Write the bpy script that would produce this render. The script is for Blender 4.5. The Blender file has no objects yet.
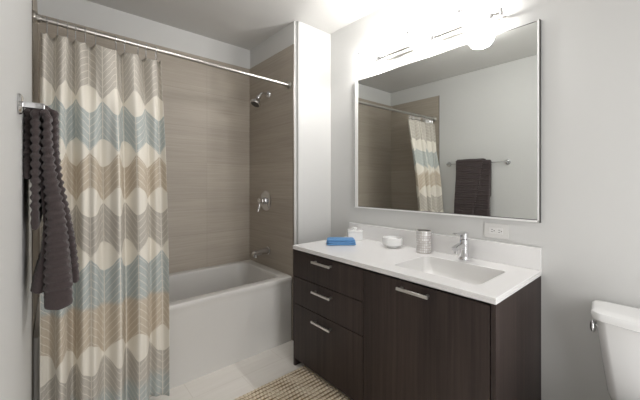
import bpy, bmesh, math, random
from mathutils import Vector, Matrix

random.seed(7)
S = bpy.context.scene
C = S.collection
R = math.radians

# ------------------------------------------------------------------ camera
EYE = 1.235
cam_d = bpy.data.cameras.new('camera')
cam = bpy.data.objects.new('camera', cam_d)
C.objects.link(cam)
cam.location = (0, 0, EYE)
cam.rotation_euler = (R(90), 0, -R(40.6))
cam_d.sensor_width = 36
cam_d.lens = 36 * 311.6 / 640
cam_d.shift_y = -(200 - 182.6) / 640
cam_d.clip_start = 0.01
S.camera = cam

# ------------------------------------------------------------------ world, exposure
w = bpy.data.worlds.new('world')
S.world = w
w.use_nodes = True
w.node_tree.nodes['Background'].inputs[0].default_value = (1.0, 0.99, 0.98, 1)
w.node_tree.nodes['Background'].inputs[1].default_value = 1.0
S.view_settings.view_transform = 'Standard'
S.view_settings.look = 'None'
S.view_settings.gamma = 1
S.view_settings.use_curve_mapping = False
S.view_settings.exposure = 0.2
SCONCE = 950.0          # radiance of the vanity lamps
GLOBE = 22.0           # radiance of the ceiling globe
DOOR_FILL = 20.0      # added fill light in the unseen doorway behind
S.cycles.use_denoising = True
S.cycles.max_bounces = 10
S.cycles.diffuse_bounces = 6
S.cycles.sample_clamp_indirect = 6
S.cycles.caustics_reflective = False
S.cycles.caustics_refractive = False

# ------------------------------------------------------------------ room dimensions
XW = 1.803      # right wall (vanity wall)
XL = -0.0745    # left wall
XT = 1.425      # tiled end wall of the tub
XS = 1.46       # left edge of the stub wall
YS = 1.963      # face of the stub wall
YT = 1.985      # front of the tub
YB = 2.697      # tiled back wall
ZC = 2.503      # ceiling
YN = -0.85      # wall behind the camera
ZTILE = 2.318


# ------------------------------------------------------------------ node helpers
class NT:
    def __init__(self, name):
        self.m = bpy.data.materials.new(name)
        self.m.use_nodes = True
        self.t = self.m.node_tree
        self.b = self.t.nodes['Principled BSDF']

    def node(self, kind, **kw):
        n = self.t.nodes.new(kind)
        for k, v in kw.items():
            setattr(n, k, v)
        return n

    def link(self, a, b):
        self.t.links.new(a, b)

    def put(self, sock, v):
        if hasattr(v, 'is_output'):
            self.link(v, sock)
        else:
            sock.default_value = v

    def math(self, op, a, b=None, c=None):
        n = self.node('ShaderNodeMath', operation=op)
        self.put(n.inputs[0], a)
        if b is not None:
            self.put(n.inputs[1], b)
        if c is not None:
            self.put(n.inputs[2], c)
        return n.outputs[0]

    def mix(self, f, a, b):
        n = self.node('ShaderNodeMix', data_type='RGBA')
        self.put(n.inputs[0], f)
        self.put(n.inputs[6], a)
        self.put(n.inputs[7], b)
        return n.outputs[2]

    def coords(self, which='Object'):
        tc = self.node('ShaderNodeTexCoord')
        sp = self.node('ShaderNodeSeparateXYZ')
        self.link(tc.outputs[which], sp.inputs[0])
        return tc.outputs[which], sp.outputs

    def vec(self, x, y, z):
        n = self.node('ShaderNodeCombineXYZ')
        for i, v in enumerate((x, y, z)):
            self.put(n.inputs[i], v)
        return n.outputs[0]

    def noise(self, vec, scale, detail=3, rough=0.5):
        n = self.node('ShaderNodeTexNoise')
        self.link(vec, n.inputs['Vector'])
        n.inputs['Scale'].default_value = scale
        n.inputs['Detail'].default_value = detail
        n.inputs['Roughness'].default_value = rough
        return n.outputs[0]

    def scaled(self, vec, s):
        n = self.node('ShaderNodeMapping')
        n.inputs['Scale'].default_value = s
        self.link(vec, n.inputs['Vector'])
        return n.outputs[0]

    def bump(self, h, strength, dist):
        n = self.node('ShaderNodeBump')
        n.inputs['Strength'].default_value = strength
        n.inputs['Distance'].default_value = dist
        self.link(h, n.inputs['Height'])
        self.link(n.outputs[0], self.b.inputs['Normal'])


def lin(r, g, b):
    f = lambda c: (c / 255 / 12.92) if c / 255 <= .04045 else ((c / 255 + .055) / 1.055) ** 2.4
    return (f(r), f(g), f(b), 1)


def simple(name, col, rough=0.5, metal=0.0, spec=0.5, coat=0.0):
    n = NT(name)
    n.b.inputs['Base Color'].default_value = col
    n.b.inputs['Roughness'].default_value = rough
    n.b.inputs['Metallic'].default_value = metal
    n.b.inputs['Specular IOR Level'].default_value = spec
    n.b.inputs['Coat Weight'].default_value = coat
    return n.m


def paint(name, col, rough=0.55):
    n = NT(name)
    v, _ = n.coords()
    f = n.noise(v, 3.0, 2)
    n.link(n.mix(f, tuple(c * .97 for c in col[:3]) + (1,), col), n.b.inputs['Base Color'])
    n.b.inputs['Roughness'].default_value = rough
    n.bump(n.noise(v, 160, 2), .05, .002)
    return n.m


def tile_mat(name, axis, origin, w_, h_, z0, base, dark, grout, rough):
    """stacked tiles with fine horizontal striations; axis 0 = runs along X, 1 = along Y"""
    n = NT(name)
    v, o = n.coords()
    a = o[axis]
    fa = n.math('FRACT', n.math('DIVIDE', n.math('SUBTRACT', a, origin), w_))
    fz = n.math('FRACT', n.math('DIVIDE', n.math('SUBTRACT', o[2], z0), h_))
    ga = n.math('LESS_THAN', n.math('MULTIPLY', n.math('MINIMUM', fa, n.math('SUBTRACT', 1.0, fa)), w_), .0012)
    gz = n.math('LESS_THAN', n.math('MULTIPLY', n.math('MINIMUM', fz, n.math('SUBTRACT', 1.0, fz)), h_), .0014)
    g = n.math('MAXIMUM', ga, gz)
    st = n.noise(n.scaled(v, (2.2, 2.2, 90)), 1.0, 4, .65)
    st2 = n.noise(n.scaled(v, (1.2, 1.2, 14)), 1.0, 3, .6)
    ia = n.math('FLOOR', n.math('DIVIDE', n.math('SUBTRACT', a, origin), w_))
    iz = n.math('FLOOR', n.math('DIVIDE', n.math('SUBTRACT', o[2], z0), h_))
    wn = n.node('ShaderNodeTexWhiteNoise', noise_dimensions='2D')
    n.link(n.vec(ia, iz, 0.0), wn.inputs['Vector'])
    f = n.math('ADD', n.math('MULTIPLY', st, .55), n.math('MULTIPLY', st2, .3))
    f = n.math('ADD', f, n.math('MULTIPLY', wn.outputs[0], .12))
    r = n.node('ShaderNodeMapRange')
    n.link(f, r.inputs[0])
    r.inputs[1].default_value, r.inputs[2].default_value = .3, .68
    col = n.mix(r.outputs[0], dark, base)
    n.link(n.mix(g, col, grout), n.b.inputs['Base Color'])
    n.b.inputs['Roughness'].default_value = rough
    n.bump(n.math('SUBTRACT', st, n.math('MULTIPLY', g, 1.5)), .12, .002)
    return n.m


def floor_mat():
    n = NT('floor_tile')
    v, o = n.coords()
    row = n.math('FLOOR', n.math('DIVIDE', o[1], .305))
    xx = n.math('ADD', n.math('DIVIDE', o[0], .61), n.math('MULTIPLY', row, .5))
    fx = n.math('FRACT', xx)
    fy = n.math('FRACT', n.math('DIVIDE', o[1], .305))
    gx = n.math('LESS_THAN', n.math('MULTIPLY', n.math('MINIMUM', fx, n.math('SUBTRACT', 1.0, fx)), .61), .0016)
    gy = n.math('LESS_THAN', n.math('MULTIPLY', n.math('MINIMUM', fy, n.math('SUBTRACT', 1.0, fy)), .305), .0016)
    g = n.math('MAXIMUM', gx, gy)
    f = n.noise(n.scaled(v, (3, 40, 1)), 1.0, 3)
    col = n.mix(f, lin(222, 217, 209), lin(236, 232, 226))
    n.link(n.mix(g, col, lin(214, 208, 199)), n.b.inputs['Base Color'])
    n.b.inputs['Roughness'].default_value = .42
    n.bump(n.math('SUBTRACT', f, n.math('MULTIPLY', g, 2.0)), .08, .002)
    return n.m


def wood_mat():
    n = NT('dark_wenge_veneer')
    v, o = n.coords()
    f1 = n.noise(n.scaled(v, (55, 55, 1.6)), 1.0, 5, .65)
    f2 = n.noise(n.scaled(v, (14, 14, .7)), 1.0, 3, .5)
    f = n.math('ADD', n.math('MULTIPLY', f1, .6), n.math('MULTIPLY', f2, .4))
    r = n.node('ShaderNodeMapRange')
    n.link(f, r.inputs[0])
    r.inputs[1].default_value, r.inputs[2].default_value = .36, .66
    n.link(n.mix(r.outputs[0], lin(36, 28, 26), lin(62, 51, 47)), n.b.inputs['Base Color'])
    n.b.inputs['Roughness'].default_value = .48
    n.b.inputs['Specular IOR Level'].default_value = .35
    n.bump(f1, .08, .001)
    return n.m


CREAM, TAUPE, BLUE, TAN = lin(224, 219, 208), lin(172, 166, 157), lin(162, 171, 171), lin(184, 170, 150)


def curtain_mat():
    """leaf-chevron print: bands of up- and down-pointing chevrons parted by almond-shaped cream gaps"""
    n = NT('leaf_chevron_fabric')
    uvn = n.node('ShaderNodeUVMap')
    sp = n.node('ShaderNodeSeparateXYZ')
    n.link(uvn.outputs[0], sp.inputs[0])
    u, v = sp.outputs[0], sp.outputs[1]
    P = .178
    fu = n.math('FRACT', n.math('DIVIDE', u, P))
    t = n.math('MULTIPLY', n.math('ABSOLUTE', n.math('SUBTRACT', fu, .5)), 2.0)   # 0 spine .. 1 edge
    t2 = n.math('MULTIPLY', t, t)
    gO = n.math('ADD', .004, n.math('MULTIPLY', .070, n.math('SUBTRACT', 1.0, n.math('POWER', t, 1.5))))
    it = n.math('SUBTRACT', 1.0, t)
    gX = n.math('ADD', .004, n.math('MULTIPLY', .070, n.math('SUBTRACT', 1.0, n.math('POWER', it, 1.5))))
    gaps = [(1.668, 'X'), (1.39, 'O'), (1.135, 'X'), (.86, 'O'), (.365, 'X'), (-.02, 'O')]
    cream = None
    for zc, k in gaps:
        d = n.math('ABSOLUTE', n.math('SUBTRACT', v, zc))
        m = n.math('LESS_THAN', d, gO if k == 'O' else gX)
        cream = m if cream is None else n.math('MAXIMUM', cream, m)
    # band colours, top to bottom
    col = TAUPE
    for z, c in ((1.668, BLUE), (1.39, TAN), (1.135, TAUPE), (.86, BLUE)):
        col = n.mix(n.math('LESS_THAN', v, z), col, c)

    def soft(col, z, c, wdt):
        r = n.node('ShaderNodeMapRange')
        n.link(v, r.inputs[0])
        r.inputs[1].default_value, r.inputs[2].default_value = z + wdt, z - wdt
        return n.mix(r.outputs[0], col, c)
    col = soft(col, .62, TAN, .012)
    col = n.mix(n.math('LESS_THAN', v, .365), col, TAUPE)
    col = soft(col, .17, BLUE, .03)
    # veins: V bands rise outward, inverted bands fall outward
    up = None
    for a, b in ((2.5, 1.668), (1.39, 1.135), (.86, .365)):
        m = n.math('MULTIPLY', n.math('LESS_THAN', v, a), n.math('GREATER_THAN', v, b))
        up = m if up is None else n.math('MAXIMUM', up, m)
    sgn = n.math('SUBTRACT', n.math('MULTIPLY', up, 2.0), 1.0)
    lift = n.math('MULTIPLY', n.math('MULTIPLY', n.math('POWER', t, .8), .098), sgn)
    q = n.math('FRACT', n.math('DIVIDE', n.math('SUBTRACT', v, lift), .038))
    vein = n.math('LESS_THAN', n.math('ABSOLUTE', n.math('SUBTRACT', q, .5)), .055)
    spine = n.math('LESS_THAN', t, .03)
    edge = n.math('GREATER_THAN', t, .975)
    lines = n.math('MAXIMUM', vein, n.math('MAXIMUM', spine, edge))
    tc, o = n.coords()
    fine = n.noise(n.scaled(uvn.outputs[0], (700, 260, 1)), 1.0, 2)
    r = n.node('ShaderNodeMapRange')
    n.link(fine, r.inputs[0])
    r.inputs[1].default_value, r.inputs[2].default_value = .42, .62
    col = n.mix(n.math('MULTIPLY', r.outputs[0], .45), col, CREAM)
    col = n.mix(n.math('MULTIPLY', lines, .75), col, CREAM)
    col = n.mix(cream, col, CREAM)
    n.link(col, n.b.inputs['Base Color'])
    n.b.inputs['Roughness'].default_value = .85
    n.b.inputs['Specular IOR Level'].default_value = .15
    n.bump(fine, .05, .001)
    return n.m


def towel_mat():
    n = NT('charcoal_terry')
    v, o = n.coords()
    f = n.noise(v, 380, 3, .7)
    f2 = n.noise(v, 60, 2)
    n.link(n.mix(f, lin(44, 37, 38), lin(92, 82, 81)), n.b.inputs['Base Color'])
    n.b.inputs['Roughness'].default_value = .95
    n.b.inputs['Specular IOR Level'].default_value = .1
    n.b.inputs['Sheen Weight'].default_value = .25
    n.bump(n.math('ADD', f, f2), .7, .004)
    return n.m


RUG_P, RUG_Y0 = .0285, .86


def rug_mat():
    """pale jute cords with brown stitches; shade between the cords is painted in"""
    n = NT('natural_jute')
    v, o = n.coords()
    f = n.noise(n.scaled(v, (70, 25, 20)), 1.0, 3, .6)
    col = n.mix(f, lin(188, 171, 143), lin(232, 221, 202))
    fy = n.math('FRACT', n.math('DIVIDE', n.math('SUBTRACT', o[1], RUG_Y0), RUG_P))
    valley_shade = n.math('LESS_THAN', n.math('MINIMUM', fy, n.math('SUBTRACT', 1.0, fy)), .13)  # shade of the cord valleys, painted as dark lines so the ribs read
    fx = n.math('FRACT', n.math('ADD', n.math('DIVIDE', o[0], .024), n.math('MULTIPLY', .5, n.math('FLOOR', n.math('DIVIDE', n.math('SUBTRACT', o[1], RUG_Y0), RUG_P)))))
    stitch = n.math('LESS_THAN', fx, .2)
    m = n.math('MAXIMUM', n.math('MULTIPLY', valley_shade, .9), n.math('MULTIPLY', stitch, .4))
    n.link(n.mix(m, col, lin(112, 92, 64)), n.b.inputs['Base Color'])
    n.b.inputs['Roughness'].default_value = .95
    n.b.inputs['Specular IOR Level'].default_value = .1
    n.bump(f, .4, .003)
    return n.m


def mosaic_mat():
    n = NT('mirror_mosaic')
    v, o = n.coords('UV')
    fx = n.math('FRACT', n.math('MULTIPLY', o[0], 26.0))
    fy = n.math('FRACT', n.math('MULTIPLY', o[1], 9.0))
    g = n.math('MAXIMUM', n.math('LESS_THAN', fx, .2), n.math('LESS_THAN', fy, .2))
    wn = n.node('ShaderNodeTexWhiteNoise', noise_dimensions='2D')
    n.link(n.vec(n.math('FLOOR', n.math('MULTIPLY', o[0], 26.0)), n.math('FLOOR', n.math('MULTIPLY', o[1], 9.0)), 0.0), wn.inputs['Vector'])
    c = n.mix(wn.outputs[0], lin(206, 204, 202), lin(246, 246, 246))
    n.link(n.mix(g, c, lin(166, 158, 150)), n.b.inputs['Base Color'])
    n.b.inputs['Roughness'].default_value = .18
    n.link(n.math('MULTIPLY', n.math('SUBTRACT', 1.0, g), .3), n.b.inputs['Metallic'])
    n.bump(n.math('SUBTRACT', wn.outputs[0], n.math('MULTIPLY', g, 1.5)), .5, .002)
    return n.m


def emit(name, col, strength):
    n = NT(name)
    n.b.inputs['Base Color'].default_value = (.9, .9, .9, 1)
    n.b.inputs['Emission Color'].default_value = col
    n.b.inputs['Emission Strength'].default_value = strength
    return n.m


def frosted_glass():
    """thin lamp glass: mostly lets the bulb's light through, scatters the rest"""
    n = NT('lamp_glass')
    tr = n.node('ShaderNodeBsdfTransparent')
    tl = n.node('ShaderNodeBsdfTranslucent')
    df = n.node('ShaderNodeBsdfDiffuse')
    for x in (tl, df):
        x.inputs[0].default_value = (.95, .95, .95, 1)
    tr.inputs[0].default_value = (.98, .98, .98, 1)
    m1 = n.node('ShaderNodeMixShader')
    m1.inputs[0].default_value = .4
    n.link(tl.outputs[0], m1.inputs[1])
    n.link(df.outputs[0], m1.inputs[2])
    m2 = n.node('ShaderNodeMixShader')
    m2.inputs[0].default_value = .22
    n.link(tr.outputs[0], m2.inputs[1])
    n.link(m1.outputs[0], m2.inputs[2])
    n.link(m2.outputs[0], n.t.nodes['Material Output'].inputs[0])
    return n.m


WALL = lin(206, 206, 204)
M = dict(
    wall=paint('wall_paint', WALL),
    ceil=paint('ceiling_paint', lin(202, 201, 198), .7),
    trimw=simple('white_trim_paint', lin(222, 221, 217), .4),
    tileb=tile_mat('grey_brown_tile_back', 0, XT - .408 - .61 * 3, .61, .3045, ZTILE - .3045 * 8, lin(178, 169, 156), lin(154, 145, 133), lin(150, 142, 130), .5),
    tiles=tile_mat('grey_brown_tile_side', 1, YB - .72, .80, .3045, ZTILE - .3045 * 8, lin(176, 167, 154), lin(152, 143, 131), lin(146, 138, 126), .5),
    edge=simple('tile_edge_trim', lin(96, 88, 80), .4),
    floor=floor_mat(),
    wood=wood_mat(),
    dark=simple('dark_recess', lin(30, 25, 24), .6),
    quartz=simple('white_quartz', lin(226, 225, 224), .22),
    basin=simple('white_basin', lin(218, 217, 215), .25),
    ceramic=simple('white_ceramic', lin(230, 230, 229), .15, coat=.3),
    acrylic=simple('white_tub_enamel', lin(204, 202, 198), .22),
    chrome=simple('chrome', (.70, .70, .71, 1), .07, 1.0),
    nickel=simple('brushed_nickel', (.72, .70, .67, 1), .28, 1.0),
    mirror=simple('mirror_silver', (.86, .88, .86, 1), 0.0, 1.0),
    alu=simple('pale_metal', (.92, .92, .91, 1), .35, .3),
    darkmetal=simple('dark_metal_edge', lin(70, 68, 65), .35, .8),
    rodm=simple('satin_rod', (.50, .48, .45, 1), .28, 1.0),
    brnz=simple('dark_nozzle', lin(70, 66, 62), .4, .4),
    plast=simple('white_plastic', lin(222, 221, 219), .35),
    plate=simple('pale_cover_plate', lin(212, 211, 208), .35),
    slot=simple('outlet_slot', lin(60, 58, 56), .5),
    curtain=curtain_mat(),
    towel=towel_mat(),
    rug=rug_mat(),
    jutee=simple('jute_binding', lin(206, 192, 165), .95),
    cord=simple('jute_cord', lin(200, 184, 156), .95, spec=.1),
    mosaic=mosaic_mat(),
    frost=frosted_glass(),
    sconce=emit('lit_lamp_glass', (1.0, .975, .955, 1), SCONCE),
    globe=emit('lit_globe_glass', (1.0, .98, .96, 1), GLOBE),
    tissue=simple('white_tissue', lin(238, 238, 238), .9),
)


def blue_terry():
    n = NT('blue_terry')
    v, o = n.coords()
    f = n.noise(v, 260, 3, .7)
    n.link(n.mix(f, lin(70, 122, 176), lin(120, 166, 210)), n.b.inputs['Base Color'])
    n.b.inputs['Roughness'].default_value = .95
    n.bump(f, .8, .003)
    return n.m


M['blue'] = blue_terry()


# ------------------------------------------------------------------ mesh helpers
def link(name, bm, mat, parent=None, smooth=True, loc=None):
    bmesh.ops.recalc_face_normals(bm, faces=bm.faces[:])
    me = bpy.data.meshes.new(name)
    bm.to_mesh(me)
    bm.free()
    me.materials.append(mat)
    if smooth:
        for p in me.polygons:
            p.use_smooth = True
        try:
            me.set_sharp_from_angle(angle=R(38))
        except Exception:
            pass
    o = bpy.data.objects.new(name, me)
    C.objects.link(o)
    if smooth:
        wn = o.modifiers.new('weighted', 'WEIGHTED_NORMAL')
        wn.keep_sharp = True
    if loc:
        o.location = loc
    if parent:
        o.parent = parent
    return o


def tag(o, label, cat, group=None):
    o['label'] = label
    o['category'] = cat
    if group:
        o['group'] = group
    return o


def thing(name, label, cat, loc=(0, 0, 0), rz=0, group=None):
    o = bpy.data.objects.new(name, None)
    o.empty_display_size = .05
    C.objects.link(o)
    o.location = loc
    o.rotation_euler = (0, 0, rz)
    return tag(o, label, cat, group)


def struct(name, bm, mat, parent=None, smooth=False):
    o = link(name, bm, mat, parent, smooth)
    if not parent:
        o['kind'] = 'structure'
    return o


def box(bm, x0, x1, y0, y1, z0, z1, bev=0, seg=2, rot=None, at=None):
    b = bmesh.new()
    bmesh.ops.create_cube(b, size=1)
    bmesh.ops.scale(b, vec=(abs(x1 - x0), abs(y1 - y0), abs(z1 - z0)), verts=b.verts)
    bmesh.ops.translate(b, vec=((x0 + x1) / 2, (y0 + y1) / 2, (z0 + z1) / 2), verts=b.verts)
    if bev:
        bmesh.ops.bevel(b, geom=b.edges[:], offset=bev, segments=seg, affect='EDGES', profile=.5)
    if rot:
        bmesh.ops.rotate(b, cent=at or (0, 0, 0), matrix=rot, verts=b.verts)
    merge(bm, b)
    return bm


def merge(bm, b):
    tmp = bpy.data.meshes.new('tmp')
    b.to_mesh(tmp)
    b.free()
    bm.from_mesh(tmp)
    bpy.data.meshes.remove(tmp)


def bx(*a, **k):
    return box(bmesh.new(), *a, **k)


def loft(bm, rings, cap=True, closed=True):
    rows = [[bm.verts.new(p) for p in r] for r in rings]
    n = len(rows[0])
    for a, b in zip(rows, rows[1:]):
        for i in range(n if closed else n - 1):
            j = (i + 1) % n
            bm.faces.new((a[i], a[j], b[j], b[i]))
    if cap:
        bm.faces.new(rows[0][::-1])
        bm.faces.new(rows[-1])
    return rows


def lathe(bm, prof, cx=0, cy=0, seg=32, axis='Z', origin=(0, 0, 0), uv=False):
    """prof = list of (r, h); axis Z up, or -X / X / Y pointing away from a wall at origin"""
    def pt(r, h, a):
        c, s = math.cos(a) * r, math.sin(a) * r
        if axis == 'Z':
            return (origin[0] + c, origin[1] + s, origin[2] + h)
        if axis == '-X':
            return (origin[0] - h, origin[1] + c, origin[2] + s)
        if axis == 'X':
            return (origin[0] + h, origin[1] + c, origin[2] + s)
        if axis == 'Y':
            return (origin[0] + c, origin[1] + h, origin[2] + s)
        if axis == '-Y':
            return (origin[0] + c, origin[1] - h, origin[2] + s)
    rings = [[pt(max(r, 1e-5), h, 2 * math.pi * i / seg) for i in range(seg)] for r, h in prof]
    loft(bm, rings, cap=True)
    return bm


def tube(bm, pts, rad, seg=12, cap=True):
    pts = [Vector(p) for p in pts]
    rads = rad if isinstance(rad, (list, tuple)) else [rad] * len(pts)
    rings = []
    up = Vector((0, 0, 1))
    prev = None
    for i, p in enumerate(pts):
        d = (pts[min(i + 1, len(pts) - 1)] - pts[max(i - 1, 0)]).normalized()
        if prev is None:
            a = d.cross(up)
            if a.length < .05:
                a = d.cross(Vector((1, 0, 0)))
        else:
            a = prev - d * prev.dot(d)
        a.normalize()
        prev = a
        b = d.cross(a)
        rings.append([p + (a * math.cos(2 * math.pi * k / seg) + b * math.sin(2 * math.pi * k / seg)) * rads[i] for k in range(seg)])
    loft(bm, rings, cap)
    return bm


def bez(p0, p1, p2, n=10):
    p0, p1, p2 = Vector(p0), Vector(p1), Vector(p2)
    return [p0 * (1 - t) ** 2 + p1 * 2 * t * (1 - t) + p2 * t * t for t in [i / n for i in range(n + 1)]]


def rrect(cx, cy, hx, hy, r, z, n=6):
    """rounded rectangle ring in XY"""
    out = []
    r = min(r, hx - 1e-4, hy - 1e-4)
    for sx, sy, a0 in ((1, 1, 0), (-1, 1, 90), (-1, -1, 180), (1, -1, 270)):
        for k in range(n + 1):
            a = R(a0 + 90 * k / n)
            out.append((cx + sx * (hx - r) + r * math.cos(a), cy + sy * (hy - r) + r * math.sin(a), z))
    return out


# ================================================================== THE SETTING
struct('floor', bx(XL - .1, XW + .1, YN - .1, YB + .1, -.1, 0), M['floor'])
struct('ceiling', bx(XL - .1, XW + .1, YN - .1, YB + .1, ZC, ZC + .1), M['ceil'])
struct('wall_right', bx(XW, XW + .1, YN - .1, YB + .1, 0, ZC), M['wall'])
wl = struct('wall_left', bx(XL - .1, XL - .008, YN - .1, YB + .1, 0, ZC), M['wall'])
b = bx(XL - .0085, XL, YN - .1, YT - .012, 0, ZC)
box(b, XL - .0085, XL, YT - .012, YB + .05, ZTILE, ZC)
struct('wall_left_plaster', b, M['wall'], wl)
struct('tile_panel', bx(XL - .0085, XL + .001, YT - .006, YB + .01, 0, ZTILE), M['tiles'], wl)
struct('tile_edge', bx(XL - .0085, XL + .003, YT - .012, YT - .006, 0, ZTILE), M['edge'], wl)
wb = struct('wall_back', bx(XL - .1, XW + .1, YB + .008, YB + .1, 0, ZC), M['wall'])
struct('tile_panel', bx(XL, XT + .01, YB, YB + .0085, 0, ZTILE), M['tileb'], wb)
# stub wall that ends the tub alcove
ws = struct('wall_alcove', bx(XS, XW, YS, YB + .01, 0, ZC), M['wall'])
b = bx(XT + .009, XS + .001, YT + .004, YB + .01, 0, ZTILE)
box(b, XT + .012, XS + .001, YT + .004, YB + .01, ZTILE, ZC)
struct('furring', b, M['wall'], ws)
struct('tile_panel', bx(XT, XT + .0095, YT + .002, YB + .001, 0, ZTILE), M['tiles'], ws)
struct('tile_edge', bx(XT - .0015, XT + .0095, YT - .002, YT + .002, 0, ZTILE), M['edge'], ws)
# wall behind the camera; its open doorway is added to let fill light in
b = bx(XL - .1, .42, YN - .1, YN, 0, ZC)
box(b, 1.26, XW + .1, YN - .1, YN, 0, ZC)
box(b, .42, 1.26, YN - .1, YN, 2.06, ZC)
struct('wall_front', b, M['wall'])
b = bx(.36, .42, YN - .11, YN + .015, 0, 2.12)
box(b, 1.26, 1.32, YN - .11, YN + .015, 0, 2.12)
box(b, .42, 1.26, YN - .11, YN + .015, 2.06, 2.12)
struct('trim_1', b, M['trimw'])

ld = bpy.data.lights.new('doorway_fill', 'AREA')  # unseen lamp added for soft fill from behind
ld.shape = 'RECTANGLE'
ld.size, ld.size_y = .84, 2.0
ld.energy = DOOR_FILL
ld.color = (1.0, .99, 1.0)
lo = bpy.data.objects.new('doorway_fill', ld)
C.objects.link(lo)
lo.location = (.84, YN - .12, 1.03)
lo.rotation_euler = (R(90), 0, 0)     # shines along +Y

# ================================================================== BATHTUB
tub = thing('bathtub', 'white alcove bathtub with a plain apron under the tiled walls', 'bathtub', (0, 0, 0))
RIM = .503
tx0, tx1 = XL + .004, XT - .003
ty0, ty1 = YT, YB - .002
cx, cy = (tx0 + tx1) / 2, (ty0 + ty1) / 2
hx, hy = (tx1 - tx0) / 2, (ty1 - ty0) / 2
b = bmesh.new()
rings = []
# outer skin from the floor up, over the rim, down into the basin
for inset, z, r in ((.012, .0, .01), (.012, .05, .01), (.010, .43, .012), (.004, .462, .015), (.0, .475, .02), (.0, RIM - .010, .02), (.004, RIM - .003, .02), (.012, RIM, .02)):
    y_f = ty0 + inset
    rings.append(rrect(cx, (y_f + ty1) / 2, hx, (ty1 - y_f) / 2, r, z))
for ins, zz, r, k in ((.052, RIM, .05, 0), (.062, RIM - .004, .08, 0), (.070, RIM - .02, .09, 0), (.082, RIM - .12, .10, 0), (.105, .22, .11, 0), (.14, .125, .12, 0), (.19, .10, .12, 0), (.26, .095, .1, 0)):
    rings.append(rrect(cx - .01, cy + .004, hx - ins * 1.05, hy - ins, r, zz))
loft(b, rings)
link('shell', b, M['acrylic'], tub)
b = bmesh.new()
lathe(b, [(.0, 0), (.038, 0), (.040, .004), (.034, .009), (.012, .011), (.0, .011)], axis='-X', origin=(1.348, 2.33, .432))
link('overflow_plate', b, M['chrome'], tub)
b = bmesh.new()
lathe(b, [(.0, .096), (.03, .096), (.03, .1), (.0, .101)], origin=(1.12, 2.33, 0))
link('drain', b, M['chrome'], tub)

# ---- tub and shower fittings
sh = thing('wall_shower', 'chrome shower head on a bent arm high on the tiled end wall', 'shower head', (XT, 2.35, 2.0))
b = bmesh.new()
lathe(b, [(0, 0), (.03, 0), (.03, .004), (.024, .012), (.012, .016), (0, .016)], axis='-X', origin=(0, 0, 0))
link('wall_flange', b, M['chrome'], sh)
b = bmesh.new()
tube(b, [(0, 0, 0)] + bez((-.02, 0, 0.004), (-.075, 0, .01), (-.092, 0, -.035), 8), .0105)
link('arm', b, M['chrome'], sh)
b = bmesh.new()
lathe(b, [(0, -.012), (.016, -.012), (.02, 0), (.016, .014), (.02, .022), (.042, .052), (.046, .058), (.046, .068), (.040, .072), (0, .072)])
rot = Matrix.Rotation(R(180 + 28), 4, 'Y')
bmesh.ops.transform(b, matrix=Matrix.Translation((-.098, 0, -.042)) @ rot, verts=b.verts)
hd = link('head', b, M['chrome'], sh)
b = bmesh.new()
lathe(b, [(0, .0715), (.038, .0715), (.037, .0745), (0, .0745)])
bmesh.ops.transform(b, matrix=Matrix.Translation((-.098, 0, -.042)) @ rot, verts=b.verts)
link('spray_face', b, M['brnz'], hd)

vt = thing('shower_valve', 'round chrome shower valve with a lever on the tiled end wall', 'shower valve', (XT, 2.394, 1.075))
b = bmesh.new()
lathe(b, [(0, 0), (.086, 0), (.088, .003), (.082, .008), (.045, .013), (0, .013)], axis='-X', seg=40)
link('escutcheon', b, M['chrome'], vt)
b = bmesh.new()
lathe(b, [(0, .012), (.030, .012), (.029, .045), (.025, .05), (.025, .068), (.021, .072), (0, .072)], axis='-X')
hb = link('handle_hub', b, M['chrome'], vt)
b = bmesh.new()
tube(b, [(-.058, 0, -.015), (-.066, .004, -.05), (-.074, .008, -.092)], [.0085, .0075, .006])
link('lever', b, M['chrome'], hb)

sp = thing('tub_spout', 'chrome tub spout on the tiled wall below the shower valve', 'tub spout', (XT, 2.352, .645))
b = bmesh.new()
rings = []
for i in range(12):
    t = i / 11
    x = -.145 * t
    drop = -.010 * t ** 1.6
    r = .0275 - .003 * t
    rings.append([(x, math.cos(a) * r * .95, drop + math.sin(a) * r * (1 - .12 * t)) for a in [2 * math.pi * k / 20 for k in range(20)]])
rings.append([(p[0] - .006, p[1] * .75, (p[2] + .010) * .75 - .011) for p in rings[-1]])
loft(b, rings)
link('spout_body', b, M['chrome'], sp)
b = bmesh.new()
lathe(b, [(0, -.041), (.019, -.041), (.020, -.02), (0, -.02)], origin=(-.124, 0, 0), seg=20)
link('outlet', b, M['chrome'], sp)
b = bmesh.new()
lathe(b, [(0, 0), (.034, 0), (.033, .007), (.027, .01), (0, .01)], axis='-X')
link('wall_flange', b, M['chrome'], sp)

# ================================================================== CURTAIN ROD + CURTAIN
YR = 2.04
ZR0, ZR1 = 2.034, 2.009


def rod_z(x):
    return ZR0 + (ZR1 - ZR0) * (x - XL) / (XT - XL)


rod = thing('curtain_rod', 'satin metal shower curtain rod spanning the tub alcove', 'curtain rod', (0, 0, 0))
b = bmesh.new()
tube(b, [(XL + .004, YR, ZR0), (XT - .004, YR, ZR1)], .0125, 16)
link('rod', b, M['rodm'], rod)
for x, ax, z in ((XL + .0012, 'X', ZR0), (XT - .0002, '-X', ZR1)):
    b = bmesh.new()
    lathe(b, [(0, 0), (.030, 0), (.031, .005), (.025, .012), (.018, .016), (.018, .03), (.0135, .032), (0, .032)], axis=ax, origin=(x, YR, z))
    link('end_flange', b, M['rodm'], rod)

cur = thing('shower_curtain', 'cream shower curtain with blue, tan and taupe leaf chevrons on a rod', 'shower curtain', (0, 0, 0))
hook_px = [40.5, 47, 57.5, 67.5, 75.5, 85, 95.5, 116, 124.5, 138, 146, 156, 161]


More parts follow.
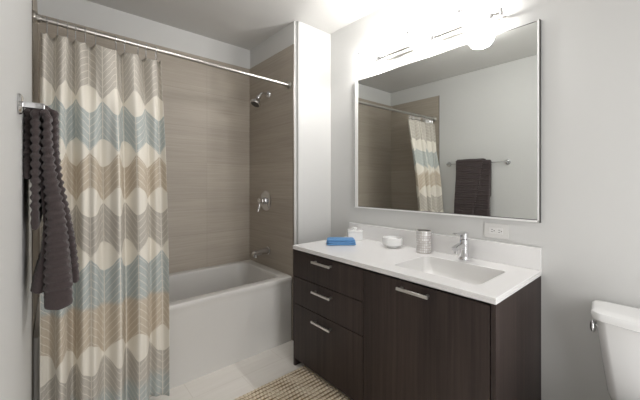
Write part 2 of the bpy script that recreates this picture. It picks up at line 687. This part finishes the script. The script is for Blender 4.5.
def px_to_x(px, y=YR):
    return y * math.tan(math.atan((px - 320) / 311.6) + R(40.6))


hx_ = [px_to_x(p) for p in hook_px]
gapw = [hx_[i + 1] - hx_[i] for i in range(len(hx_) - 1)]
NC, NRW = 420, 70
x0, x1 = hx_[0], hx_[-1]
ZTOPC = 0.058


def fold(x, zt):
    """offset towards the room (-) or the tub (+) at plan position x; zt 0 top .. 1 hem"""
    for i in range(len(gapw)):
        if x <= hx_[i + 1] + 1e-9:
            break
    f = (x - hx_[i]) / gapw[i]
    gw = gapw[i]
    amp = min(.034, .012 + .40 * gw)
    top = amp * math.sin(math.pi * f) * (1 if i % 2 else -1)
    p_ = 2 * math.pi * (x - x0) / .116 + .9 + .5 * math.sin(23 * x)
    big = .045 * math.sin(p_ + .45 * math.sin(p_)) + .007 * math.sin(2 * math.pi * (x - x0) / .047 + 2.0 + 1.5 * zt)
    k = min(1, max(0, zt / .35))
    k = k * k * (3 - 2 * k)
    return top * (1 - .45 * k) + big * k * (.72 + .28 * zt)


def curtain_y(zt):
    return YR - .138 * (1 - (1 - min(1, zt / .78)) ** 1.6)


b = bmesh.new()
uvl = b.loops.layers.uv.new('UVMap')
grid, arc = [], [0.0]
xs = [x0 + (x1 - x0) * i / NC for i in range(NC + 1)]
for i in range(1, NC + 1):
    a0, a1 = fold(xs[i - 1], .45), fold(xs[i], .45)
    arc.append(arc[-1] + math.hypot(xs[i] - xs[i - 1], a1 - a0))
uoff = 0
for j in range(NRW + 1):
    zt = j / NRW
    row = []
    for i, x in enumerate(xs):
        for k in range(len(gapw)):
            if x <= hx_[k + 1] + 1e-9:
                break
        f = (x - hx_[k]) / gapw[k]
        ztop = rod_z(x) - ZTOPC - (.015 + .12 * max(0, gapw[k] - .05)) * math.sin(math.pi * f) + .004 * math.sin(40 * x)
        hem = .052 + .012 * math.sin(9 * x + 1)
        z = ztop + (hem - ztop) * zt
        spread = 1 + .004 * zt
        row.append(b.verts.new((x0 + (x - x0) * spread, curtain_y(zt) + fold(x, zt), z)))
    grid.append(row)
for j in range(NRW):
    for i in range(NC):
        f = b.faces.new((grid[j][i], grid[j][i + 1], grid[j + 1][i + 1], grid[j + 1][i]))
        for lp, (ii, jj) in zip(f.loops, ((i, j), (i + 1, j), (i + 1, j + 1), (i, j + 1))):
            lp[uvl].uv = (arc[ii] + uoff, grid[jj][ii].co.z)
ob = link('fabric', b, M['curtain'], cur)
sm = ob.modifiers.new('thickness', 'SOLIDIFY')
sm.thickness = .0012
hproto = None
for i, x in enumerate(hx_[1:-1]):
    if hproto is None:
        b = bmesh.new()
        pts = []
        for k in range(19):
            a = R(-60 + 300 * k / 18)
            pts.append((0, .0165 * math.cos(a), .0165 * math.sin(a)))
        pts = [(0, .004, -.055), (0, .010, -.04)] + pts[:] + [(0, -.006, -.03), (0, -.002, -.062), (0, .003, -.066), (0, .004, -.055)]
        tube(b, pts, .0021, 6)
        o = hproto = link('curtain_hook', b, M['chrome'], cur)
    else:
        o = hproto.copy()
        C.objects.link(o)
        o.parent = cur
    o.location = (x, YR, rod_z(x))

# ================================================================== TOWEL BAR + TOWEL
XB, ZB_ = -.029, 1.454
bar = thing('towel_bar', 'chrome towel bar on the left wall holding the charcoal towel', 'towel bar', (0, 0, 0))
b = bmesh.new()
tube(b, [(XB, 1.195, ZB_), (XB, 1.855, ZB_)], .0055, 14)
link('bar', b, M['chrome'], bar)
for y in (1.205, 1.845):
    b = bmesh.new()
    lathe(b, [(0, 0), (.028, 0), (.029, .003), (.027, .008), (.020, .011), (0, .011)], axis='X', origin=(XL + .0005, y, ZB_))
    pl_ = link('wall_plate', b, M['chrome'], bar)
    b = bmesh.new()
    box(b, XL + .009, XB + .012, y - .0095, y + .0095, ZB_ - .0085, ZB_ + .0085, .003)
    link('post', b, M['chrome'], pl_)

b = bmesh.new()
TP = .027


def towel_layer(b, path, y0, y1, th, rib, phase=0.0, skew=0.0, taper=0.0):
    """path = XZ polyline (resampled); a thick ribbed slab following it, rounded at both Y ends"""
    P = [Vector((p[0], 0, p[1])) for p in path]
    L = [0]
    for p, q in zip(P, P[1:]):
        L.append(L[-1] + (q - p).length)
    N = int(L[-1] / .0034)
    rings = []
    for k in range(N + 1):
        s = L[-1] * k / N
        i = max(0, min(len(P) - 2, next((m for m in range(len(L) - 1) if L[m + 1] >= s), len(P) - 2)))
        f = (s - L[i]) / max(1e-6, L[i + 1] - L[i])
        p = P[i].lerp(P[i + 1], f)
        s2 = min(L[-1], s + .004)
        s1 = max(0, s - .004)

        def at(v):
            i = max(0, min(len(P) - 2, next((m for m in range(len(L) - 1) if L[m + 1] >= v), len(P) - 2)))
            return P[i].lerp(P[i + 1], (v - L[i]) / max(1e-6, L[i + 1] - L[i]))
        d = (at(s2) - at(s1)).normalized()
        nrm = Vector((d.z, 0, -d.x))
        end = min(1.0, min(s, L[-1] - s) / .008)
        hem = min(s, L[-1] - s) < .055
        amp = .3 * rib if hem else rib
        tt = th(s / L[-1]) if callable(th) else th
        h = (tt / 2 + amp * (math.sin(2 * math.pi * (s / TP + phase))) ** 1) * (.35 + .65 * math.sqrt(end))
        ya, yb = y0 + skew * k / N, y1 - taper * k / N
        ring = []
        n = 7
        rr = min(h, .016)
        bulge = amp * math.sin(2 * math.pi * (s / TP + phase)) * .8
        for m in range(n + 1):       # rounded near end
            a = math.pi * (m / n) - math.pi / 2
            ring.append(p + nrm * (math.sin(a) * h) + Vector((0, ya + rr - math.cos(a) * (rr + bulge), 0)))
        for m in range(1, 6):
            yy = ya + rr + (yb - ya - 2 * rr) * m / 6
            ring.append(p + nrm * (h + .0015 * math.sin(m * 2.1 + s * 17)) + Vector((0, yy, 0)))
        for m in range(n + 1):
            a = math.pi / 2 - math.pi * (m / n)
            ring.append(p + nrm * (math.sin(a) * h) + Vector((0, yb - rr + math.cos(a) * (rr + bulge), 0)))
        for m in range(1, 6):
            yy = yb - rr - (yb - ya - 2 * rr) * m / 6
            ring.append(p - nrm * (h + .0015 * math.sin(m * 1.7 + s * 13)) + Vector((0, yy, 0)))
        rings.append(ring)
    loft(b, rings)


def arch(xa, xb, ztop, n=10):
    cx_, r = (xa + xb) / 2, (xb - xa) / 2
    return [(cx_ - r * math.cos(math.pi * k / n), ztop - r * .5 + r * .5 * math.sin(math.pi * k / n)) for k in range(n + 1)]


# outer fold: short tail by the wall, front that swings away from the camera side
towel_layer(b, [(-.064, 1.247), (-.063, 1.40)] + arch(-.063, .004, ZB_ + .036) + [(.004, 1.36), (.014, 1.26), (.036, 1.12), (.054, 1.0), (.066, .852)], 1.385, 1.73, lambda t: .020 + .012 * max(0, t - .5), .0034, 0.0, .125, .01)
# inner fold: longer tail and the lowest hem, bunched thick towards the bottom
towel_layer(b, [(-.044, 1.083), (-.043, 1.40)] + arch(-.043, -.015, ZB_ + .017) + [(-.015, 1.37), (-.010, 1.28), (.006, 1.15), (.010, 1.05), (.012, .95), (.0155, .812)], 1.36, 1.745, lambda t: .021 + .052 * max(0, min(1, (t - .44) / .5)), .0034, .4, -.01, .06)
# innermost ply hanging free towards the wall below the tails
towel_layer(b, [(-.029, 1.41), (-.029, 1.25), (-.018, 1.10), (-.018, .99), (-.030, .92), (-.036, .868)], 1.385, 1.66, lambda t: .012 + .034 * max(0, t - .6) / .4, .0008, .1, .0, .0)
tw = tag(link('bath_towel', b, M['towel'], None), 'charcoal ribbed bath towel folded over the towel bar by the curtain', 'towel')

# ================================================================== VANITY
VX, VY0, VY1 = 1.2347, .450, 1.723
ZT = .811          # top of the worktop
TH = .026
ZK = ZT - TH - .001
van = thing('vanity_cabinet', 'dark wood vanity cabinet with three drawers and one wide door', 'cabinet', (0, 0, 0))
XV = VX + .004
b = bx(XV + .001, XW - .002, VY1 - .018, VY1, 0.0, ZK, .001)
link('side_panel', b, M['wood'], van)
b = bx(XV + .001, XW - .002, VY0, VY0 + .018, 0.0, ZK, .001)
link('side_panel', b, M['wood'], van)
b = bx(XW - .012, XW - .004, VY0 + .0185, VY1 - .0185, .075, ZK - .002)
link('back_panel', b, M['dark'], van)
b = bx(XV + .021, XW - .0125, VY0 + .0185, VY1 - .0185, .075, .093)
link('bottom_panel', b, M['dark'], van)
b = bx(XV + .021, XW - .0125, 1.0965 - .009, 1.0965 + .009, .0935, ZK - .002)
link('partition', b, M['dark'], van)
b = bx(XV + .06, XV + .075, VY0 + .0185, VY1 - .0185, 0.0, .0745)
link('toe_kick', b, M['dark'], van)
SPLIT = 1.0965
zs = [.777, .605, .4235, .050]


def handle(parent, y, z, half):
    b = bmesh.new()
    box(b, XV - .034, XV - .025, y - half, y + half, z - .0065, z + .0065, .0012)
    for s in (-1, 1):
        yy = y + s * (half - .014)
        box(b, XV - .026, XV + .001, yy - .005, yy + .005, z - .005, z + .005, .001)
    link('handle', b, M['nickel'], parent, smooth=False)


for i in range(3):
    b = bx(XV, XV + .0195, SPLIT + .0018, VY1 - .0005 - (.001 if i < 3 else 0), zs[i + 1] + .0018, zs[i] - .0018, .0012)
    d = link('drawer', b, M['wood'], van)
    handle(d, 1.412, (.744, .560, .376)[i], .083)
b = bx(XV, XV + .0195, VY0 + .0215, SPLIT - .0018, zs[3] + .0018, zs[0] - .0018, .0012)
d = link('door', b, M['wood'], van)
handle(d, .788, .744, .080)

# ---- worktop with integrated basin
ct = thing('vanity_countertop', 'white countertop with rectangular sink and backsplash on dark vanity', 'countertop', (0, 0, 0))
SX0, SX1, SY0, SY1 = 1.335, 1.655, .552, .980
b = bmesh.new()
x0_, x1_, y0_, y1_ = VX, XW - .001, VY0 - .003, VY1 + .003
n = 6
outer = lambda ins, z: rrect((x0_ + x1_) / 2, (y0_ + y1_) / 2, (x1_ - x0_) / 2 - ins, (y1_ - y0_) / 2 - ins, .003, z, n)
inner = lambda ins, z, r=.03: rrect((SX0 + SX1) / 2, (SY0 + SY1) / 2, (SX1 - SX0) / 2 - ins, (SY1 - SY0) / 2 - ins, r, z, n)
rings = [inner(.001, ZT - TH), outer(.002, ZT - TH), outer(.0, ZT - TH + .002), outer(.0, ZT - TH + .011), outer(.002, ZT - TH + .012), outer(.002, ZT - TH + .0135), outer(.0, ZT - TH + .0145), outer(.0, ZT - .002), outer(.002, ZT), inner(-.004, ZT, .03), inner(0, ZT - .003), inner(.001, ZT - TH)]
loft(b, rings, cap=False)
link('slab', b, M['quartz'], ct)
b = bmesh.new()
# basin: shallow slope from the front, deepest towards the back
sxm, sym = (SX0 + SX1) / 2, (SY0 + SY1) / 2


def basin_ring(ins, depth, r):
    out = []
    for p in inner(ins, 0, r):
        out.append((p[0], p[1], ZT - .004 - depth))
    return out


loft(b, [basin_ring(.000, 0, .03), basin_ring(.004, .03, .03), basin_ring(.012, .07, .04), basin_ring(.03, .092, .05), basin_ring(.07, .102, .05), basin_ring(.13, .106, .02)], cap=False)
bm_last = b
b.verts.ensure_lookup_table()
nn = len(inner(0, 0))
b.faces.new(b.verts[-nn:])
link('sink_basin', b, M['basin'], ct)
b = bmesh.new()
lathe(b, [(0, 0), (.024, 0), (.024, .003), (.018, .005), (0, .005)], origin=(sxm + .03, sym, ZT - .110))
link('drain', b, M['chrome'], ct)
b = bx(XW - .021, XW - .001, VY0 - .003, VY1 + .003, ZT + .0002, ZT + .108, .002)
tag(link('backsplash', b, M['quartz']), 'low white backsplash strip along the wall behind the sink', 'backsplash')

# ---- faucet
FX, FY = 1.722, .788
fc = thing('sink_faucet', 'chrome single lever faucet standing behind the sink basin', 'faucet', (FX, FY, ZT))
b = bmesh.new()
lathe(b, [(0, 0), (.029, 0), (.029, .004), (.0255, .008), (.0235, .02), (.0225, .085), (.023, .108), (.021, .112), (0, .113)], seg=28)
link('body', b, M['chrome'], fc)
b = bmesh.new()
rings = []
for i in range(9):
    t = i / 8
    x = -.005 - .105 * t
    z = .078 + .012 * t - .018 * t * t
    hw, hh = .0165 - .002 * t, .0165 - .005 * t
    rings.append([(x, p[0], z + p[1]) for p in [(q[0], q[1]) for q in rrect(0, 0, hw, hh, .008, 0, 4)]])
loft(b, rings)
link('spout', b, M['chrome'], fc)
b = bmesh.new()
lathe(b, [(0, -.016), (.0105, -.016), (.0115, 0), (0, 0)], origin=(-.097, 0, .063), seg=20)
link('aerator', b, M['chrome'], fc)
b = bmesh.new()
lathe(b, [(0, .114), (.0205, .114), (.022, .118), (.022, .146), (.018, .152), (0, .153)], seg=28)
rings = []
for i in range(8):
    t = i / 7
    x = -.0 - .098 * t
    z = .146 - .001 * t + .006 * t * t
    hw, hh = .0165 - .004 * t, .0065 - .0028 * t
    rings.append([(x, q[0], z + q[1]) for q in rrect(0, 0, hw, hh, .003, 0, 3)])
loft(b, rings)
link('lever', b, M['chrome'], fc)

# ---- things on the worktop
b = bmesh.new()
soap = thing('soap_dish', 'round white faceted soap dish on the countertop left of the tumbler', 'soap dish', (1.688, 1.24, ZT))
NS = 8
prof = [(.030, 0), (.034, .002), (.040, .012), (.060, .018), (.065, .024), (.066, .060), (.063, .065), (.055, .065), (.053, .060), (.052, .036), (.010, .032)]
rings = []
for i, (r, h) in enumerate(prof):
    seg = 32
    rg = []
    for k in range(seg):
        a = 2 * math.pi * k / seg
        fr = a % (2 * math.pi / NS) - math.pi / NS
        rr = r * (math.cos(math.pi / NS) / math.cos(fr) * .5 + .5) if i > 2 else r
        rg.append((rr * math.cos(a), rr * math.sin(a), h))
    rings.append(rg)
loft(b, rings)
link('dish', b, M['ceramic'], soap)
b = bmesh.new()
lathe(b, [(0, .0325), (.040, .0325), (.044, .042), (.042, .053), (.03, .058), (0, .059)], seg=28)
link('soap_bar', b, M['tissue'], soap)

tb = thing('tumbler', 'silver mosaic tumbler on the countertop beside the faucet', 'tumbler', (1.712, 1.028, ZT))
b = bmesh.new()
uvl = b.loops.layers.uv.new('UVMap')
seg, H_, rad = 40, .132, .044
ro = [(rad, 0.003), (rad, H_)]
va = [[b.verts.new((r * math.cos(2 * math.pi * k / seg), r * math.sin(2 * math.pi * k / seg), h)) for k in range(seg)] for r, h in ((rad, .003), (rad * 1.0, H_ * .5), (rad, H_))]
for j in range(2):
    for k in range(seg):
        f = b.faces.new((va[j][k], va[j][(k + 1) % seg], va[j + 1][(k + 1) % seg], va[j + 1][k]))
        for lp, (kk, jj) in zip(f.loops, ((k, j), (k + 1, j), (k + 1, j + 1), (k, j + 1))):
            lp[uvl].uv = (kk / seg, jj / 2)
link('mosaic_shell', b, M['mosaic'], tb)
b = bmesh.new()
lathe(b, [(.012, 0), (.043, 0), (.0448, .003), (.0435, .0035), (.0405, .006), (.0405, H_ - .002), (.0435, H_ - .001), (.0448, H_ + .001), (.0435, H_ + .003), (.039, H_ + .002), (.0385, .008), (.012, .007)], seg=40)
link('liner', b, M['nickel'], tb)

tsb = thing('lidded_box', 'small white square box at the far end of the countertop', 'box', (1.712, 1.598, ZT), R(-42))
b = bx(-.053, .053, -.053, .053, 0.0, .060, .004)
link('box_body', b, M['ceramic'], tsb)
b = bx(-.054, .054, -.054, .054, .0602, .071, .003)
link('lid', b, M['ceramic'], tsb)
b = bmesh.new()
lathe(b, [(0, .0705), (.016, .0705), (.012, .076), (.020, .084), (.015, .091), (0, .093)], seg=20)
link('knob', b, M['ceramic'], tsb)

b = bmesh.new()
# washcloth folded in three plies


def cloth_ply(b, hx, hy, z0, z1, ph):
    rings = []
    n = 28
    for i in range(n + 1):
        t = -1 + 2 * i / n
        y = hy * t
        e = math.sqrt(max(0.02, 1 - abs(t) ** 8))
        rg = []
        for q in rrect(0, 0, hx * (1 - .02 * math.sin(5 * t + ph)), (z1 - z0) / 2 * e, .0065 * e, 0, 4):
            rg.append((q[0], y, (z0 + z1) / 2 + q[1] + .0014 * math.sin(q[0] * 70 + ph) * math.sin(3 * t + ph)))
        rings.append(rg)
    loft(b, rings)


cloth_ply(b, .054, .099, .002, .014, .4)
cloth_ply(b, .051, .096, .0145, .0265, 1.7)
cloth_ply(b, .048, .093, .027, .041, 2.9)
wc = link('washcloth', b, M['blue'], None, loc=(1.505, 1.535, ZT))
wc.rotation_euler = (0, 0, R(51))
tag(wc, 'folded blue washcloth lying on the white countertop', 'washcloth')

# ================================================================== MIRROR
MY0, MY1, MZ0, MZ1 = .452, 1.632, EYE - .1935, EYE + .789
XM = XW - .018
mr = thing('wall_mirror', 'large rectangular wall mirror above the vanity', 'mirror', (0, 0, 0))
b = bx(XM, XW - .0008, MY0 + .010, MY1, MZ0 + .010, MZ1 - .006)
link('glass', b, M['mirror'], mr, smooth=False)
b = bmesh.new()
XF = XM - .001
box(b, XF, XW - .001, MY1 + .0002, MY1 + .036, MZ0, MZ1 - .002, .001)
box(b, XF, XW - .001, MY0 + .002, MY0 + .0098, MZ0, MZ1, .001)
box(b, XF, XW - .001, MY0 + .002, MY1, MZ0, MZ0 + .0098, .001)
link('edge_strip', b, M['alu'], mr, smooth=False)
b = bmesh.new()
box(b, XF + .0005, XW - .001, MY0 - .001, MY0 + .0018, MZ0 - .001, MZ1 + .001)
box(b, XF + .0005, XW - .001, MY0, MY1, MZ1 - .0058, MZ1 - .003)
box(b, XF + .0005, XW - .001, MY1 + .0365, MY1 + .039, MZ0 + .005, MZ1 - .004)
box(b, XM - .0004, XM + .002, MY0 + .0105, MY1 - .0005, MZ0 + .0102, MZ0 + .0135)
link('dark_rim', b, M['darkmetal'], mr, smooth=False)

# ================================================================== VANITY LIGHT
LX, LZ = 1.715, 2.095
LY = (1.375, .968, .650)        # sockets; each lamp lies along the bar to the left of its socket
vl = thing('vanity_light', 'chrome three lamp vanity light bar above the mirror', 'wall light', (0, 0, 0))
b = bx(XW - .010, XW - .001, 1.045 - .062, 1.045 + .062, LZ - .050, LZ + .060, .003)
link('canopy', b, M['alu'], vl)
b = bx(XW - .020, XW - .0105, .60, 1.50, LZ + .000, LZ + .010, .002)
link('rail', b, M['rodm'], vl)
SH = .128
for y0_l, y1_l in ((LY[1] + SH + .004, LY[0] - .012), (LY[2] + SH + .004, LY[1] - .012), (.600, LY[2] - .012)):
    b = bmesh.new()
    tube(b, [(LX, y0_l, LZ), (LX, y1_l, LZ)], .006, 12)
    link('rod', b, M['rodm'], vl)
for y in (LY[2] - .034, LY[1] - .024, LY[0] - .024):
    b = bx(LX - .004, XW - .0205, y - .008, y + .008, LZ - .006, LZ + .006, .002)
    link('bracket', b, M['chrome'], vl)
b = bx(LX - .016, LX + .016, .590, .602, LZ - .016, LZ + .016, .003)
link('end_cap', b, M['chrome'], vl)
for y in LY:
    b = bx(LX - .014, LX + .014, y - .013, y + .010, LZ - .014, LZ + .014, .003)
    lathe(b, [(0, 0), (.016, 0), (.018, .004), (.018, .022), (.013, .026), (0, .026)], axis='Y', origin=(LX, y + .009, LZ), seg=24)
    sk = link('socket', b, M['chrome'], vl)
    b = bmesh.new()
    lathe(b, [(0, 0), (.009, 0), (.011, .008), (.012, .040), (.009, .052), (0, .056)], axis='Y', origin=(LX, y + .036, LZ), seg=16)
    link('bulb', b, M['sconce'], sk)
    b = bmesh.new()
    rings = []
    for r, h in ((.020, .011), (.030, .013), (.038, .024), (.042, .060), (.043, SH), (.0415, SH), (.0405, .060), (.0365, .0255), (.029, .0148), (.020, .0128)):
        rings.append([(q[0], y + h, q[1]) for q in rrect(LX, LZ + .012, r, r, r * .45, 0, 4)])
    loft(b, rings, cap=False)
    link('glass_shade', b, M['frost'], vl)
    b = bmesh.new()
    tube(b, [(LX - .012, y - .004, LZ + .010)] + bez((LX - .03, y, LZ + .03), (LX - .066, y + .02, LZ + .066), (LX - .060, y + SH + .004, LZ + .058), 10), .003, 8)
    lathe(b, [(0, -.008), (.006, -.006), (.009, 0), (.006, .006), (0, .008)], origin=(LX - .060, y + SH + .004, LZ + .060), seg=14)
    link('clip', b, M['chrome'], vl)

# ---- ceiling light
cl = thing('ceiling_light', 'round white glass ceiling light seen in the mirror', 'ceiling light', (.86, 1.10, ZC))
b = bmesh.new()
lathe(b, [(0, -.024), (.114, -.024), (.118, -.018), (.118, -.001), (0, -.001)], seg=40)
link('base_ring', b, M['nickel'], cl)
b = bmesh.new()
lathe(b, [(0.0, -.145), (.04, -.140), (.072, -.125), (.094, -.095), (.103, -.060), (.104, -.0245), (0, -.0245)], seg=40)
link('globe', b, M['globe'], cl)

# ---- outlet
ol = thing('wall_outlet', 'white double wall outlet under the right end of the mirror', 'outlet', (XW, .652, .977))
b = bx(-.006, -.0005, -.060, .060, -.039, .039, .002)
link('cover_plate', b, M['plate'], ol)
for s in (-1, 1):
    b = bx(-.0085, -.0055, s * .0175 - .0165, s * .0175 + .0165, -.0165, .0165, .001)
    rc = link('receptacle', b, M['plast'], ol)
    b = bmesh.new()
    box(b, -.0089, -.0083, s * .0175 - .004, s * .0175 + .006, .0045, .0068)
    box(b, -.0089, -.0083, s * .0175 - .004, s * .0175 + .006, -.0068, -.0045)
    lathe(b, [(0, .0083), (.0028, .0083), (.0028, .0089), (0, .0089)], axis='-X', origin=(0, s * .0175 - .0095, 0), seg=12)
    link('slots', b, M['slot'], rc, smooth=False)

# ================================================================== TOILET
to = thing('toilet', 'white toilet with a lidded tank against the wall right of the vanity', 'toilet', (0, 0, 0))
TY = .026


def tank_ring(xb, xf, half, z, bow=.022, r=.035, n=8):
    """plan outline: flat back at xb, slightly bowed front at xf, rounded corners"""
    cx_, hx_t = (xb + xf) / 2, (xb - xf) / 2
    out = []
    pts = []
    for p in rrect(cx_, 0, hx_t, half, r, z, n):
        pts.append(p)
    # extra points along the straight front so that it can bow
    dense = []
    for i, p in enumerate(pts):
        q = pts[(i + 1) % len(pts)]
        dense.append(p)
        if abs(q[1] - p[1]) > half:
            for k in range(1, 8):
                dense.append((p[0] + (q[0] - p[0]) * k / 8, p[1] + (q[1] - p[1]) * k / 8, z))
    for x, y, zz in dense:
        f = (xb - x) / (xb - xf)
        s_ = y / half
        out.append((x + bow * f * (s_ * s_), TY + y * (1 - .085 * f), zz))
    return out


b = bmesh.new()
loft(b, [tank_ring(1.765, 1.665, .175, .36), tank_ring(1.768, 1.645, .185, .40), tank_ring(1.773, 1.608, .216, .66), tank_ring(1.773, 1.604, .219, .694)])
tk = link('tank', b, M['ceramic'], to)
b = bmesh.new()
loft(b, [tank_ring(1.776, 1.598, .224, .6945), tank_ring(1.779, 1.588, .231, .699), tank_ring(1.780, 1.586, .233, .715), tank_ring(1.778, 1.590, .230, .727), tank_ring(1.770, 1.602, .222, .734), tank_ring(1.755, 1.625, .20, .737)])
link('tank_lid', b, M['ceramic'], to)
b = bmesh.new()
lathe(b, [(0, .0), (.008, .0), (.008, .022), (0, .022)], axis='Y', origin=(1.665, TY + .196, .662), seg=20)
k_ = bmesh.new()
bmesh.ops.create_uvsphere(k_, u_segments=20, v_segments=12, radius=1)
bmesh.ops.scale(k_, vec=(.016, .010, .026), verts=k_.verts)
bmesh.ops.translate(k_, vec=(1.660, TY + .213, .656), verts=k_.verts)
merge(b, k_)
link('flush_lever', b, M['chrome'], to)
b = bmesh.new()


def ell(cx_, a, bb, z, n=28):
    return [(cx_ + a * math.cos(2 * math.pi * k / n), TY + bb * math.sin(2 * math.pi * k / n), z) for k in range(n)]


loft(b, [ell(1.45, .21, .105, 0), ell(1.44, .20, .10, .03), ell(1.42, .20, .10, .15), ell(1.37, .25, .14, .27), ell(1.34, .28, .18, .36), ell(1.335, .285, .185, .385), ell(1.335, .28, .18, .39), ell(1.335, .21, .125, .39), ell(1.34, .18, .10, .30), ell(1.36, .08, .05, .22)])
box(b, 1.55, 1.77, TY - .10, TY + .10, .0, .358, .02)
link('bowl', b, M['ceramic'], to)
b = bmesh.new()
loft(b, [ell(1.33, .285, .186, .3915), ell(1.33, .29, .19, .398), ell(1.33, .285, .186, .408)])
link('seat', b, M['plast'], to)
b = bmesh.new()
loft(b, [ell(1.335, .285, .186, .4085), ell(1.335, .29, .19, .416), ell(1.335, .28, .18, .426), ell(1.335, .2, .12, .430)])
link('seat_cover', b, M['plast'], to)

# ================================================================== RUG
RX0, RX1, RY0, RY1 = .40, 1.272, .86, 1.645
rug = thing('bath_rug', 'woven natural jute rug on the tile floor before the vanity', 'rug', (0, 0, 0))
b = bmesh.new()
pitch = RUG_P
nx, ny = 240, int((RY1 - RY0) / pitch * 9)
rows = []
for j in range(ny + 1):
    y = RY0 + (RY1 - RY0) * j / ny
    row = []
    for i in range(nx + 1):
        x = RX0 + (RX1 - RX0) * i / nx
        ph = (y - RY0) / pitch + .06 * math.sin(x * 31 + math.floor((y - RY0) / pitch) * 1.3)
        rib = math.sqrt(max(0, 1 - (2 * (ph - math.floor(ph)) - 1) ** 2))
        r_id = math.floor(ph)
        tw_ = .5 + .5 * math.sin(2 * math.pi * (x / .021 + .5 * (r_id % 2)))
        z = .0035 + .012 * rib * (.75 + .25 * tw_)
        row.append(b.verts.new((x, y + .0015 * math.sin(40 * x), z)))
    rows.append(row)
for j in range(ny):
    for i in range(nx):
        b.faces.new((rows[j][i], rows[j][i + 1], rows[j + 1][i + 1], rows[j + 1][i]))
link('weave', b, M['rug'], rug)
b = bx(RX0 + .002, RX1 - .002, RY0 + .002, RY1 - .002, .0005, .0045)
link('backing', b, M['jutee'], rug, smooth=False)
b = bmesh.new()
for (p, q) in (((RX1, RY0), (RX1, RY1)), ((RX1, RY1), (RX0, RY1)), ((RX0, RY1), (RX0, RY0)), ((RX0, RY0), (RX1, RY0))):
    L_ = math.hypot(q[0] - p[0], q[1] - p[1])
    n_ = int(L_ / .006)
    pts, rads = [], []
    for k in range(n_ + 1):
        t = k / n_
        pts.append((p[0] + (q[0] - p[0]) * t, p[1] + (q[1] - p[1]) * t, .0075))
        rads.append(.0062 + .0012 * math.sin(k * math.pi / 2))
    tube(b, pts, rads, 8)
link('border', b, M['cord'], rug)
